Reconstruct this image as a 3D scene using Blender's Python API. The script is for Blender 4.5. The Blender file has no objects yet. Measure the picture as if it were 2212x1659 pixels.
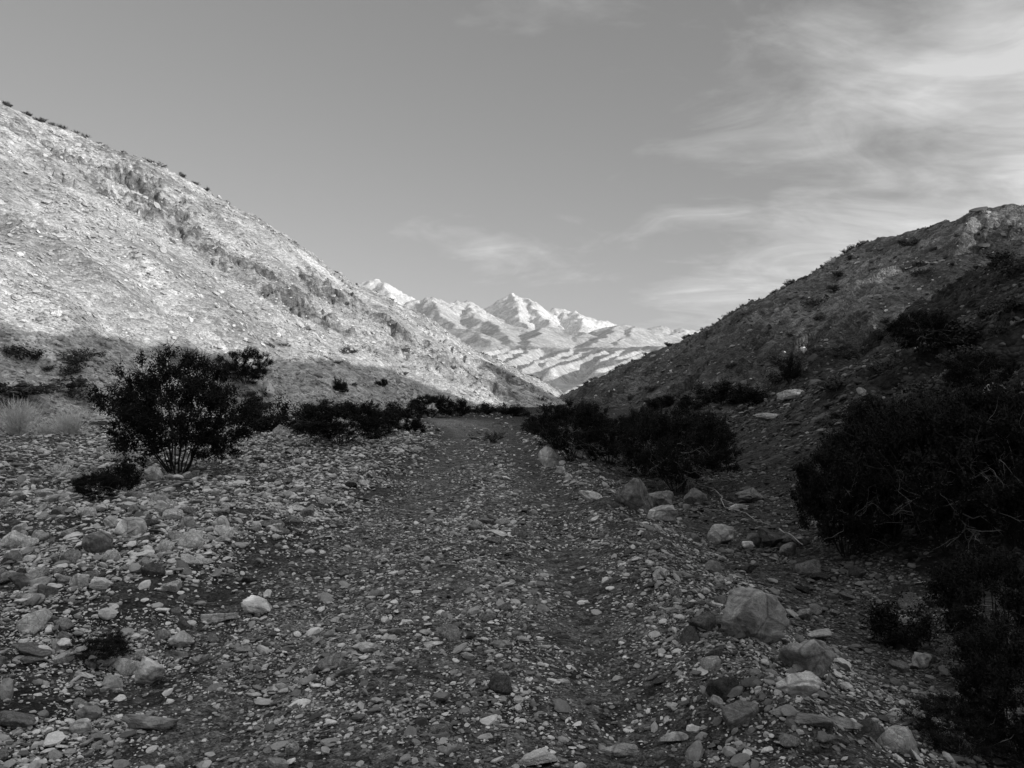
import bpy, math, random, os
import numpy as np
from mathutils import Vector
QUICK = False
random.seed(7)
rng = np.random.default_rng(11)
scene = bpy.context.scene
COL = scene.collection
F = 1640.0            # focal length in units of a 2212 px wide frame
CAMZ = 1.6
HOR = 855.0           # horizon row in that frame

# ------------------------------------------------------------------ noise
_P = np.random.default_rng(5).permutation(4096).astype(np.int64)
_G = np.random.default_rng(6).uniform(0, 2*math.pi, 4096)
_GX, _GY = np.cos(_G), np.sin(_G)
def pn(x, y, seed=0):
    xi = np.floor(x).astype(np.int64); yi = np.floor(y).astype(np.int64)
    xf = x-xi; yf = y-yi
    u = xf*xf*xf*(xf*(xf*6-15)+10); v = yf*yf*yf*(yf*(yf*6-15)+10)
    def g(ix, iy, dx, dy):
        h = _P[(_P[(ix+seed*131) & 4095]+iy) & 4095]
        return _GX[h]*dx+_GY[h]*dy
    a = g(xi, yi, xf, yf); b = g(xi+1, yi, xf-1, yf)
    c = g(xi, yi+1, xf, yf-1); d = g(xi+1, yi+1, xf-1, yf-1)
    ab = a+u*(b-a); cd = c+u*(d-c)
    return (ab+v*(cd-ab))*1.5
def fbm(x, y, o=4, seed=0, gain=.5):
    s = 0; a = 1.0
    for i in range(o):
        s = s+a*pn(x, y, seed+i*7); x = x*2.03+3.1; y = y*2.03-1.7; a *= gain
    return s
def ridged(x, y, o=4, seed=0, gain=.5):
    s = 0; a = 1.0
    for i in range(o):
        s = s+a*(1-2*np.abs(pn(x, y, seed+i*7))); x = x*2.07+3.1; y = y*2.07-1.7; a *= gain
    return s
def sm(a, b, x):
    t = np.clip((x-a)/(b-a), 0, 1); return t*t*(3-2*t)
def P(u, v, d):       # a place in the valley given by bearing, elevation and distance
    return ((u-1106.0)/F*d, d, CAMZ+(HOR-v)/F*d)
def interp(v, xs, ys): return np.interp(v, xs, ys)

def tent(x, y, pts, slope, gl=0, ga=0, seed=0, cap=None, rs=None):
    """ridge polyline with planar flanks, cut by gullies that run down the fall line"""
    best = np.full(x.shape, -1e9); s0 = 0.0
    dist = np.zeros(x.shape); sal = np.zeros(x.shape); side = np.zeros(x.shape)
    for (ax, ay, az), (bx, by, bz) in zip(pts[:-1], pts[1:]):
        dx, dy = bx-ax, by-ay; L = math.hypot(dx, dy)
        t = ((x-ax)*dx+(y-ay)*dy)/(L*L); tc = np.clip(t, 0, 1)
        ex = x-(ax+tc*dx); ey = y-(ay+tc*dy)
        d = np.hypot(ex, ey)
        z = az+tc*(bz-az)
        cr = dx*(y-ay)-dy*(x-ax)
        h = z-slope*d if rs is None else z-np.where(cr > 0, slope, rs)*d
        m = h > best
        best = np.where(m, h, best); dist = np.where(m, d, dist)
        sal = np.where(m, s0+t*L if True else 0, sal); side = np.where(m, cr, side)
        s0 += L
    if gl:
        w = dist/(dist+gl)
        n = ridged(sal/gl+.4*pn(x/gl, y/gl, seed+3), dist/(gl*4.0)+np.where(side > 0, 0, 50.), 3, seed)
        best = best-ga*w*(1.1-n)*gl
    return best

ROADX = ([-60, -5, 8, 12, 20, 35, 50, 65, 90], [-.45, -.45, -.45, -.4, -.6, -1.5, -4.2, -10, -30])
def floor_z(x, y):
    xc = interp(y, *ROADX); r = x-xc
    z = .05*fbm(x/3.1, y/3.1, 4, 40)
    road = np.exp(-(r/1.7)**4)
    z = z*(1-.65*road)
    near = sm(60, 30, y)
    z -= .05*np.exp(-((r-.98)/.24)**2)+.045*np.exp(-((r+.95)/.24)**2)
    z += .03*np.exp(-(r/.5)**2)
    z += near*.13*np.exp(-((r-1.74-.22*pn(x*0+3, y/1.5, 9))/(.36+.1*pn(y/1.1, x*0, 12)))**2)*(1+.5*fbm(y/.6, x/.5, 3, 3))        # thrown-up edge right of the track
    z += -.20*sm(1.8, 3.3, r)*near
    # left bank of cobbles
    z += near*.13*sm(-1.5, -2.6, r)
    mx, my = -4.6, 8.6
    q = ((x-mx)*.93-(y-my)*.30); p = ((x-mx)*.30+(y-my)*.93)
    z += .24*np.exp(-(p/1.3)**2-(q/3.4)**4)
    z -= .10*np.exp(-((x+2.6)/1.0)**2-((y-4.4)/.8)**2)
    return z
def bank_toe(y): return interp(y, [-60, 3, 8, 14, 22, 34, 60], [4.2, 4.2, 4.3, 4.9, 5.6, 7.2, 12])

LR = [(-112, 40, 52), (-86, 84, 48), P(0, 222, 105), P(300, 337, 118), P(450, 414, 129), P(640, 548, 150), P(720, 588, 162), P(780, 613, 170), P(860, 656, 182), P(920, 697, 190), P(970, 736, 200), P(1050, 767, 215), P(1100, 792, 230), P(1160, 817, 248), P(1215, 848, 270), P(1260, 880, 290)]
RR = [(120, 66, 30), P(2380, 426, 86), P(2212, 438, 80), P(2140, 442, 82), P(2060, 467, 84), P(1990, 492, 88), P(1900, 517, 92), P(1820, 557, 98), P(1730, 607, 108), P(1600, 674, 124), P(1520, 717, 136), P(1420, 757, 150), P(1330, 802, 166), P(1240, 842, 186), P(1190, 880, 200)]
CRAG = [(150, 345, 16, 26, 1), (285, 395, 20, 16, 1), (325, 440, 26, 26, 1), (385, 480, 22, 20, .8), (440, 530, 12, 18, 1), (460, 475, 20, 30, .5), (30, 480, 40, 12, .5), (670, 672, 22, 26, 1), (735, 640, 20, 22, .9), (775, 655, 18, 20, .9), (700, 700, 12, 18, .8), (845, 700, 16, 14, .9), (905, 738, 22, 14, .9), (935, 790, 14, 24, .6), (870, 750, 14, 14, .7), (990, 790, 18, 18, .8), (1030, 815, 22, 26, .8), (1090, 800, 20, 16, .8), (1130, 830, 20, 14, .8), (640, 610, 20, 12, .5), (560, 560, 22, 12, .4), (245, 340, 16, 18, .5), (500, 560, 16, 16, .5), (60, 300, 20, 10, .4)]
def ridge_dist(x, y, poly):
    return -tent(x, y, [(a, b, 0) for a, b, c in poly], 1.0)
def on_left_face(u, v):
    dx, dz = (u-1106)/F, (HOR-v)/F
    d = np.arange(30, 300, .5); X = dx*d; Z = CAMZ+dz*d
    g = tent(X, d, LR, .60); k = int(np.argmax(g >= Z)); return X[k], d[k]
CRW = [(*on_left_face(u, v), ru, rv, a) for u, v, ru, rv, a in CRAG]
def crag_mask(x, y):
    m = np.zeros(x.shape)
    wob = fbm(x/2.6, y/2.6, 3, 400)
    for (cx, cy, ru, rv, a) in CRW:
        p = max(ru, 8)/F*cy*2.0; q = max(rv, 8)/F*cy*4.2      # across and along the fall line
        ex, ey = x-cx, y-cy
        s1 = (.5*ex+.86*ey); f1 = (.86*ex-.5*ey)
        m = np.maximum(m, a*np.clip(1.25-np.hypot(s1/(p*2.2), f1/(q*1.15))+.95*wob, 0, 1))
    return sm(.25, .75, m)
FAR = [
 # (points, slope, gully length, gully depth)
 ([P(740, 640, 5600), P(775, 612, 5600), P(797, 602, 5600), P(830, 613, 5500), P(868, 642, 5500), P(905, 655, 5400), P(960, 700, 5300)], .55, 260, .22),
 ([P(830, 613, 5500), P(850, 655, 4700), P(900, 690, 4000)], .5, 200, .16),
 ([P(850, 690, 4000), P(890, 650, 4000), P(935, 644, 4000), P(962, 650, 4100), P(1010, 657, 4200), P(1040, 676, 4200), P(1090, 705, 4100)], .5, 220, .18),
 ([P(935, 644, 4000), P(950, 680, 3500), P(985, 700, 3200)], .5, 150, .14),
 ([P(1010, 657, 4200), P(1030, 685, 3600), P(1075, 712, 3200)], .5, 150, .14),
 ([P(1010, 700, 5000), P(1040, 674, 5000), P(1076, 653, 4900), P(1092, 643, 4900), P(1110, 633, 4900), P(1135, 643, 4900), P(1180, 667, 4900), P(1215, 668, 4900), P(1240, 672, 4900), P(1275, 683, 4900), P(1318, 697, 4900), P(1370, 725, 4900)], .62, 230, .26),
 ([P(1110, 633, 4900), P(1120, 668, 4350), P(1128, 697, 3900), P(1142, 718, 3600)], .62, 160, .26),
 ([P(1135, 643, 4900), P(1165, 680, 4350), P(1190, 705, 3900)], .6, 170, .22),
 ([P(1240, 672, 4900), P(1262, 700, 4300)], .6, 170, .25),
 ([P(950, 735, 2700), P(1000, 717, 2700), P(1058, 691, 2800), P(1112, 704, 2800), P(1140, 728, 2800)], .36, 190, .10),
 ([P(1058, 691, 2800), P(1085, 718, 2350), P(1110, 736, 2100)], .4, 110, .1),
 ([P(930, 725, 2400), P(985, 706, 2500), P(1030, 720, 2200), P(1060, 738, 2000)], .36, 120, .1),
 ([P(1110, 740, 2700), P(1145, 714, 2700), P(1180, 704, 2700), P(1225, 712, 2700), P(1262, 718, 2600), P(1300, 738, 2600)], .36, 160, .10),
 ([P(1180, 704, 2700), P(1160, 728, 2250), P(1140, 740, 2000)], .38, 110, .1),
 ([P(1240, 735, 3000), P(1290, 712, 3000), P(1330, 702, 3000), P(1372, 703, 3000), P(1410, 712, 3000), P(1460, 735, 2900)], .36, 200, .10),
 ([P(1330, 702, 3000), P(1310, 728, 2400), P(1280, 742, 2100)], .4, 120, .1),
 ([P(1372, 703, 3000), P(1352, 730, 2500), P(1330, 742, 2200)], .4, 120, .1),
 ([P(1380, 715, 3900), P(1430, 706, 3900), P(1480, 713, 3900), P(1540, 714, 3900), P(1620, 705, 3900)], .4, 200, .16),
 ([P(1480, 713, 3900), P(1440, 728, 3300), P(1400, 742, 2800)], .4, 150, .15),
 # terrace edge and its spurs that run down to the left
 ([P(900, 738, 2400), P(1040, 742, 2100), P(1240, 751, 1800), P(1340, 749, 1450), P(1440, 747, 1200), P(1600, 742, 900)], .42, 60, .05),
 ([P(1090, 750, 1950), P(1000, 768, 1500)], .85, 26, .07),
 ([P(1125, 750, 1900), P(1045, 780, 1250)], .85, 26, .07),
 ([P(1165, 750, 1850), P(1075, 788, 1150)], .85, 26, .07),
 ([P(1240, 750, 1780), P(1150, 783, 1230), P(1120, 800, 1080)], .85, 26, .07),
 ([P(1315, 750, 1500), P(1260, 767, 1250), P(1190, 795, 1040)], .85, 26, .07),
 ([P(1365, 750, 1400), P(1330, 760, 1250), P(1290, 774, 1120)], .85, 26, .07),
 ([P(1440, 746, 1180), P(1380, 768, 1000), P(1290, 797, 840)], .85, 26, .07),
 ([P(1290, 751, 1600), P(1225, 768, 1400), P(1180, 782, 1250)], .85, 26, .07),
 ([P(1400, 749, 1300), P(1370, 758, 1200), P(1330, 769, 1100)], .85, 26, .07),
 ([P(1500, 745, 1000), P(1450, 757, 930), P(1400, 772, 860)], .85, 26, .07),
 ([P(1600, 735, 800), P(1480, 742, 700), P(1400, 765, 620), P(1330, 796, 540), P(1280, 818, 480), P(1225, 843, 410), P(1205, 860, 370)], .42, 30, .12),
]
def heights(x, y, fine=True):
    fl = floor_z(x, y)
    n1 = fbm(x/14., y/14., 3, 1)
    # left hill
    L = tent(x, y, LR, .60, 17, .10, 60)
    rock = sm(3, 14, L)*sm(60, 46, L)
    hl = np.maximum(L, 0)
    w = sm(.5, 9, L)
    L = L+w*(.5*n1)
    # main right hill
    R = tent(x, y, RR, .56, 13, .20, 80)
    R = R+sm(.3, 6, R)*.6*fbm(x/11., y/11., 3, 21)
    back_block = tent(x, y, [(-75, -35, 24), (-40, -60, 15), (30, -70, 14)], .62)+1.5*n1  # unseen hill behind the camera, added to block low sky light
    # near right bank and the high ground behind the camera that throws the shade
    bt = bank_toe(y)
    B = .46*(x-bt)
    crest = interp(y, [-200, -60, -22, -8, 2, 12, 24, 44, 60], [35, 33.2, 30.1, 26.8, 24, 23, 22, 20, 14])+sm(86, 112, x)*sm(0, 20, y)*14
    B = np.minimum(B, crest-.35*(B-crest))
    B = B-.75*np.maximum(0, y-31-.05*x-1.0*pn(x/5., y/40., 33))
    B = B+sm(.3, 4, B)*.35*fbm(x/5., y/5., 4, 34)
    z = fl
    k = .5
    def smax(a, b, k):
        h = np.clip(.5+.5*(b-a)/k, 0, 1)
        return a+(b-a)*h+k*h*(1-h)
    ids = np.zeros(x.shape, int)
    for i, (h, kk) in enumerate(((L, 1.0), (R, 1.0), (B, .5), (back_block, 1.0))):
        hz = np.maximum(h, -30)
        ids = np.where(hz > z, i+1, ids)
        z = smax(z, hz, kk)
    ids = np.where(ids == 4, 3, ids)
    far = y > 300
    if far.any():
        xf, yf = x[far], y[far]
        sx = xf+18*fbm(xf/160., yf/160., 2, 90)*sm(500, 1500, yf); sy = yf+18*fbm(xf/160., yf/160., 2, 95)*sm(500, 1500, yf)
        zf = (.022*(yf-300))*1.0
        for j, (pts, sl, gl, ga) in enumerate(FAR):
            zf = np.maximum(zf, tent(sx, sy, pts, sl, gl, ga, 100+j*5))
        a = sm(300, 1200, yf)
        hi_ = sm(3300, 4300, yf)
        zf = zf+a*(10*fbm(xf/130., yf/130., 5, 71)*sm(2000, 4500, yf)+1.8*fbm(xf/45., yf/45., 4, 75))+hi_*15*(ridged(xf/150.+.4*pn(xf/90., yf/90., 5), yf/260., 4, 79, .55)-.6)
        g = z[far]
        blend = sm(300, 380, yf)
        ids[far] = np.where(zf*blend+g*(1-blend) > np.where(g > 0.8, g, -1)+0, 4, ids[far])
        z[far] = np.maximum(g, zf*blend+g*(1-blend))
    if fine:
        r = np.hypot(x, y)
        hl = (ids == 1)|(ids == 2)|(ids == 3)
        up = sm(.4, 3, z)*(r < 400)
        out = np.zeros(x.shape)
        m = hl & (up > 0)
        if m.any():
            xm, ym, zm = x[m], y[m], z[m]
            o = np.where(ids[m] == 1, .07, .2)*fbm(xm/1.9, ym/1.9, 3, 50, .5)+.35*fbm(xm/6., ym/6., 2, 51)
            # bedrock outcrops: a broken band under the left crest, scattered ribs elsewhere
            D = ridge_dist(xm, ym, LR); cm = np.where(ids[m] == 1, crag_mask(xm, ym), 0)
            up_ = sm(27, 15, D+7*fbm(xm/9., ym/9., 2, 56))*sm(0, 2.5, D)*(.35+.65*sm(150, 190, ym)+.35*sm(-.1, .4, fbm(xm/12., ym/12., 2, 55)))
            band = np.where(ids[m] == 1, np.clip(.75*up_+1.4*cm, 0, 2.0), .12+.9*sm(.0, .4, fbm(xm/11., ym/11., 2, 57))*np.where(ids[m] == 2, .18+.82*sm(1.5, 8, ridge_dist(xm, ym, RR)), 1))
            cr = ridged(xm/3.6+.5*pn(xm/2., ym/2., 58), ym/3.6, 4, 59, .6)
            o = o+band*.85*(np.clip(cr-.5, -1.2, 1.1))-cm*.8
            out[m] = o*up[m]
            OUT = out
        z = z+out
        z = z+.012*fbm(x/.35, y/.35, 3, 44)*(r < 60)
    return z, ids
def gz(x, y):
    a = np.atleast_1d(np.asarray(x, float)); b = np.atleast_1d(np.asarray(y, float))
    z, _ = heights(a, b); return z
def hit(u, v, dmax=400):
    """ground point seen in the direction (u, v)"""
    d = np.concatenate([np.arange(1.5, 60, .03), np.arange(60, dmax, .25)])
    X = (u-1106)/F*d; Z = CAM0+(HOR-v)/F*d
    g = gz(X, d); k = np.argmax(g >= Z)
    if not (g >= Z).any(): k = len(d)-1
    return float(X[k]), float(d[k]), float(g[k])

# ------------------------------------------------------------------ materials
def mat(name):
    m = bpy.data.materials.new(name); m.use_nodes = True
    nt = m.node_tree; b = nt.nodes['Principled BSDF']
    b.inputs['Roughness'].default_value = .95
    b.inputs['Specular IOR Level'].default_value = .15
    return m, nt, b
def N(nt, t, **k):
    n = nt.nodes.new(t)
    for a, v in k.items():
        if a.startswith('i_'): n.inputs[a[2:].replace('_', ' ')].default_value = v
        else: setattr(n, a, v)
    return n
def math_n(nt, op, a, b=None, c=None):
    n = nt.nodes.new('ShaderNodeMath'); n.operation = op
    for i, s in enumerate((a, b, c)):
        if s is None: continue
        if isinstance(s, (int, float)): n.inputs[i].default_value = s
        else: nt.links.new(s, n.inputs[i])
    return n.outputs[0]
def noise(nt, vec, scale, detail=4, rough=.6, dist=0):
    n = N(nt, 'ShaderNodeTexNoise'); n.inputs['Scale'].default_value = scale; n.inputs['Detail'].default_value = detail
    n.inputs['Roughness'].default_value = rough; n.inputs['Distortion'].default_value = dist
    nt.links.new(vec, n.inputs['Vector']); return n.outputs['Fac']
def voro(nt, vec, scale, out='Color', feat='F1'):
    n = N(nt, 'ShaderNodeTexVoronoi'); n.feature = feat; n.inputs['Scale'].default_value = scale
    nt.links.new(vec, n.inputs['Vector']); return n.outputs[out]
def maprange(nt, v, a, b, c, d):
    n = N(nt, 'ShaderNodeMapRange'); nt.links.new(v, n.inputs[0])
    for i, x in enumerate((a, b, c, d)): n.inputs[i+1].default_value = x
    return n.outputs[0]
def grey(nt, b, v): nt.links.new(v, b.inputs['Base Color'])
def bump(nt, b, h, dist, strength=1.0, prev=None):
    n = N(nt, 'ShaderNodeBump'); n.inputs['Distance'].default_value = dist; n.inputs['Strength'].default_value = strength
    nt.links.new(h, n.inputs['Height'])
    if prev is not None: nt.links.new(prev, n.inputs['Normal'])
    nt.links.new(n.outputs[0], b.inputs['Normal']); return n.outputs[0]

def terrain_mat(name, base, scales, bumps, lo=.55, hi=1.5):
    """mineral soil: mottled by patches and by small stones of several sizes"""
    m, nt, b = mat(name)
    g = N(nt, 'ShaderNodeNewGeometry').outputs['Position']
    tone = N(nt, 'ShaderNodeAttribute', attribute_name='tone').outputs['Fac']
    v = math_n(nt, 'MULTIPLY', tone, base)
    pt = noise(nt, g, scales[0]*.12, 5, .65)
    v = math_n(nt, 'MULTIPLY', v, maprange(nt, pt, .3, .7, .8, 1.2))
    prev = None
    for i, s in enumerate(scales):
        c = voro(nt, g, s)
        sep = N(nt, 'ShaderNodeSeparateColor'); nt.links.new(c, sep.inputs[0])
        v = math_n(nt, 'MULTIPLY', v, maprange(nt, sep.outputs[0], 0, 1, lo, hi))
        d = voro(nt, g, s, 'Distance')
        prev = bump(nt, b, math_n(nt, 'SUBTRACT', 1.0, d), bumps[i], 1, prev)
    nn = noise(nt, g, scales[-1]*1.7, 3, .7)
    v = math_n(nt, 'MULTIPLY', v, maprange(nt, nn, .3, .7, .8, 1.2))
    grey(nt, b, v)
    return m
def stone_mat(name, attr=True, base=.2, spots=6.):
    m, nt, b = mat(name)
    tc = N(nt, 'ShaderNodeTexCoord').outputs['Object']
    oi = N(nt, 'ShaderNodeObjectInfo')
    add = N(nt, 'ShaderNodeVectorMath'); add.operation = 'ADD'
    cmb = N(nt, 'ShaderNodeCombineXYZ'); r = math_n(nt, 'MULTIPLY', oi.outputs['Random'], 40.)
    for i in range(3): nt.links.new(r, cmb.inputs[i])
    nt.links.new(tc, add.inputs[0]); nt.links.new(cmb.outputs[0], add.inputs[1]); vec = add.outputs[0]
    if attr:
        a = N(nt, 'ShaderNodeAttribute', attribute_name='tone'); a.attribute_type = 'INSTANCER'; t = a.outputs['Fac']
    else:
        a = N(nt, 'ShaderNodeAttribute', attribute_name='tone'); a.attribute_type = 'OBJECT'; t = a.outputs['Fac']
    n1 = noise(nt, vec, 2.2, 6, .7, .4); n2 = noise(nt, vec, spots*2.0, 4, .75)
    v = math_n(nt, 'MULTIPLY', t, maprange(nt, n1, .3, .7, .72, 1.25))
    v = math_n(nt, 'MULTIPLY', v, maprange(nt, n2, .3, .7, .75, 1.22))
    if not attr:
        cr = voro(nt, vec, 3.4, 'Distance', 'DISTANCE_TO_EDGE')
        v = math_n(nt, 'MULTIPLY', v, maprange(nt, cr, 0, .035, .5, 1.0))
        n5 = noise(nt, vec, 5.5, 7, .8, .6); v = math_n(nt, 'MULTIPLY', v, maprange(nt, n5, .38, .62, .62, 1.38))
        w = N(nt, 'ShaderNodeTexWave'); w.inputs['Scale'].default_value = 1.3; w.inputs['Distortion'].default_value = 14; w.inputs['Detail'].default_value = 4
        nt.links.new(vec, w.inputs['Vector'])
        v = math_n(nt, 'MULTIPLY', v, maprange(nt, w.outputs['Fac'], .9, 1.0, 1.0, 1.35))
        n3 = noise(nt, vec, 22, 6, .75)
        p = bump(nt, b, n5, .035, 1); p = bump(nt, b, n2, .018, .8, p); bump(nt, b, n3, .008, 1, p)
    grey(nt, b, v)
    return m
M = {}
M['ground'] = terrain_mat('wash_gravel', .055, [9., 28., 80.], [.06, .02, .008], .45, 1.5)
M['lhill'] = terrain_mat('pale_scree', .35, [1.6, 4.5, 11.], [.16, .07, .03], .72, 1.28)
M['rhill'] = terrain_mat('shade_dark_scree', .07, [1.3, 4., 11.], [.22, .1, .04], .6, 1.35)  # base colour kept dark: dimness of the right side put into it
M['mount'] = terrain_mat('far_rock', .46, [.03, .1, .35], [3., 1.2, .5], .82, 1.15)
M['stone'] = stone_mat('gravel_stone'); M['rock'] = stone_mat('boulder_rock', False)

# ------------------------------------------------------------------ terrain mesh (polar: fine near the viewer, coarser away)
def newmesh(name, V, faces, m, smooth=False, parent=None, link=True):
    me = bpy.data.meshes.new(name)
    V = np.ascontiguousarray(V, np.float32); faces = np.ascontiguousarray(faces, np.int32)
    nf, k = faces.shape
    me.vertices.add(len(V)); me.vertices.foreach_set('co', V.ravel())
    me.loops.add(nf*k); me.loops.foreach_set('vertex_index', faces.ravel())
    me.polygons.add(nf); me.polygons.foreach_set('loop_start', np.arange(0, nf*k, k, dtype=np.int32))
    me.polygons.foreach_set('loop_total', np.full(nf, k, np.int32))
    me.polygons.foreach_set('use_smooth', np.full(nf, smooth, bool))
    me.update(calc_edges=True)
    if m: me.materials.append(m)
    o = bpy.data.objects.new(name, me)
    if link: COL.objects.link(o)
    if parent: o.parent = parent
    return o
def tag(o, label=None, cat=None, group=None, kind=None):
    for k, v in (('label', label), ('category', cat), ('group', group), ('kind', kind)):
        if v: o[k] = v
    return o

def build_terrain():
    q = 2.0 if QUICK else 1.0
    fa = np.radians(np.concatenate([np.arange(-80, -46.2, .5), np.arange(-46, 46.001, .095*q), np.arange(46.5, 80.1, .5)]))
    sa = np.radians(np.arange(80, 280, 2.5))[1:]
    th = np.concatenate([fa, sa]); th = np.append(th, th[0]+2*math.pi)
    rr = [0.02, .3, .6, .9, 1.2]
    while rr[-1] < 7500:
        r = rr[-1]; rr.append(r*(1+(.0045 if 25 < r < 260 or r > 900 else .0075)*q))
    R = np.array(rr); nR = len(R); nA = len(th)
    T, RR_ = np.meshgrid(th, R)
    X = RR_*np.sin(T); Y = RR_*np.cos(T)
    z, ids = heights(X.ravel(), Y.ravel())
    x, y = X.ravel(), Y.ravel()
    # surface tone: mineral variation, plus shade put into the right side
    tone = 1+.18*fbm(x/9., y/9., 3, 201)
    xc = interp(y, *ROADX); r = x-xc
    d = np.hypot(x, y)
    g = ids == 0
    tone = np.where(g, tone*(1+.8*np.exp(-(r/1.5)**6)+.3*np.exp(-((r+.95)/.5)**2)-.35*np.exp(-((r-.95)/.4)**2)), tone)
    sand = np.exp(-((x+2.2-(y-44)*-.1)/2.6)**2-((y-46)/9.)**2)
    tone = np.where(g, tone*(1+.9*sand)*(1+.1*sm(-2, -8, x))*(1-.35*sm(1.8, 5, r)), tone)  # pale sand patch; ground right of the track darkened as painted shade
    lh = ids == 1
    # scree chutes of paler and greyer chips running down the fall line
    fx, fy = .86*x-.5*y, .5*x+.86*y
    st = fbm(fy/5.+.3*pn(x/9., y/9., 7), fx/45., 3, 210)
    cmk = crag_mask(x, y)*lh
    Dl = ridge_dist(x, y, LR); upb = sm(27, 15, Dl+7*fbm(x/9., y/9., 2, 56))
    tone = np.where(lh, tone*(1-.56*cmk*sm(-.7, .1, fbm(x/.9, y/.9, 3, 410)))*(1-upb*.45*sm(-.1, .5, fbm(x/1.6, y/1.6, 4, 412))), tone)
    tone = np.where(lh, tone*(1+.42*st)*(1-.18*sm(.1, .6, fbm(x/16., y/16., 2, 215))), tone)
    tone = np.where(ids == 3, tone*.42, tone)  # right bank darkened: shade from blocked sky put into its tone
    tone = np.where(ids == 2, tone*(.8+.65*sm(-.2, .45, fbm(x/8., y/8., 5, 218)))*(1.15+.7*sm(5, 18, z)), tone)  # random patches, and brighter upper slope painted into the tone
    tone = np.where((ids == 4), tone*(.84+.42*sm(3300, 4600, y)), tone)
    V = np.stack([x, y, z], 1)
    i = np.arange(nR-1)[:, None]*nA+np.arange(nA-1)[None, :]
    faces = np.stack([i, i+1, i+nA+1, i+nA], -1).reshape(-1, 4)[:, ::-1]
    fr = np.broadcast_to(R[:-1, None], (nR-1, nA-1)).ravel(); ft = np.broadcast_to(th[None, :-1], (nR-1, nA-1)).ravel()
    keep = (fr < 450) | (np.abs(ft) < math.radians(46))
    fid = np.max(ids[faces], 1)
    xs_ = [x.min(), x.max(), y.min(), y.max()]; print('extent', xs_)
    out = {}
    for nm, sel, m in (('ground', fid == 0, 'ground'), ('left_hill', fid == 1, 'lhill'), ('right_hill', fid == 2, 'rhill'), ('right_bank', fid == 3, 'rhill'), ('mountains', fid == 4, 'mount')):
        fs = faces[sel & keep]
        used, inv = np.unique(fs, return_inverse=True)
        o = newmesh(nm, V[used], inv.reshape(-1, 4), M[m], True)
        at = o.data.attributes.new('tone', 'FLOAT', 'POINT'); at.data.foreach_set('value', tone[used].astype(np.float32))
        tag(o, kind='structure'); out[nm] = o
    return out
CAM0 = CAMZ
TER = build_terrain()

# ------------------------------------------------------------------ camera, sky, sun
cam = bpy.data.cameras.new('camera'); cam.lens = F/2212*36; cam.sensor_width = 36; cam.clip_start = .05; cam.clip_end = 30000
co = bpy.data.objects.new('camera', cam); COL.objects.link(co)
co.location = (0, 0, CAM0); co.rotation_euler = (math.radians(90)+math.atan((HOR-829.5)/F), 0, 0)
scene.camera = co
SUN_EL, SUN_X, SUN_Y = math.radians(12.0), .815, -.58
sd = Vector((SUN_X, SUN_Y, 0)).normalized()*math.cos(SUN_EL); sd.z = math.sin(SUN_EL)
ld = bpy.data.lights.new('sun', 'SUN'); ld.energy = 5.0; ld.angle = math.radians(.5); ld.color = (1, .995, .985)
lo = bpy.data.objects.new('sun', ld); COL.objects.link(lo); lo.rotation_euler = sd.to_track_quat('Z', 'Y').to_euler(); lo.location = (60, -60, 60)

w = bpy.data.worlds.new('World'); scene.world = w; w.use_nodes = True
nt = w.node_tree; nt.nodes.clear()
sky = N(nt, 'ShaderNodeTexSky'); sky.sky_type = 'NISHITA'; sky.sun_disc = False
sky.sun_elevation = SUN_EL; sky.sun_rotation = math.atan2(SUN_X, SUN_Y); sky.air_density = 1.0; sky.dust_density = .4; sky.ozone_density = 1
bw = N(nt, 'ShaderNodeRGBToBW'); nt.links.new(sky.outputs[0], bw.inputs[0])
bg = N(nt, 'ShaderNodeBackground'); bg.inputs['Strength'].default_value = .15
ow = N(nt, 'ShaderNodeOutputWorld'); nt.links.new(bg.outputs[0], ow.inputs[0])
dirv = N(nt, 'ShaderNodeTexCoord').outputs['Generated']
sx = N(nt, 'ShaderNodeSeparateXYZ'); nt.links.new(dirv, sx.inputs[0])
X_, Y_, Z_ = sx.outputs
zz = math_n(nt, 'ADD', math_n(nt, 'MAXIMUM', Z_, 0.0), .22)
cp = N(nt, 'ShaderNodeCombineXYZ')
nt.links.new(math_n(nt, 'DIVIDE', X_, zz), cp.inputs[0]); nt.links.new(math_n(nt, 'DIVIDE', Y_, zz), cp.inputs[1])
mp = N(nt, 'ShaderNodeMapping'); nt.links.new(cp.outputs[0], mp.inputs[0])
mp.inputs['Rotation'].default_value = (0, 0, math.radians(28)); mp.inputs['Scale'].default_value = (.8, 1.25, 1); mp.inputs['Location'].default_value = (12.3, 3.3, 0)
c1 = noise(nt, mp.outputs[0], 1.1, 9, .60, .5)
c2 = noise(nt, mp.outputs[0], 3.6, 8, .62, .9)
cl = math_n(nt, 'ADD', math_n(nt, 'MULTIPLY', c1, .66), math_n(nt, 'MULTIPLY', c2, .34))
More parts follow.
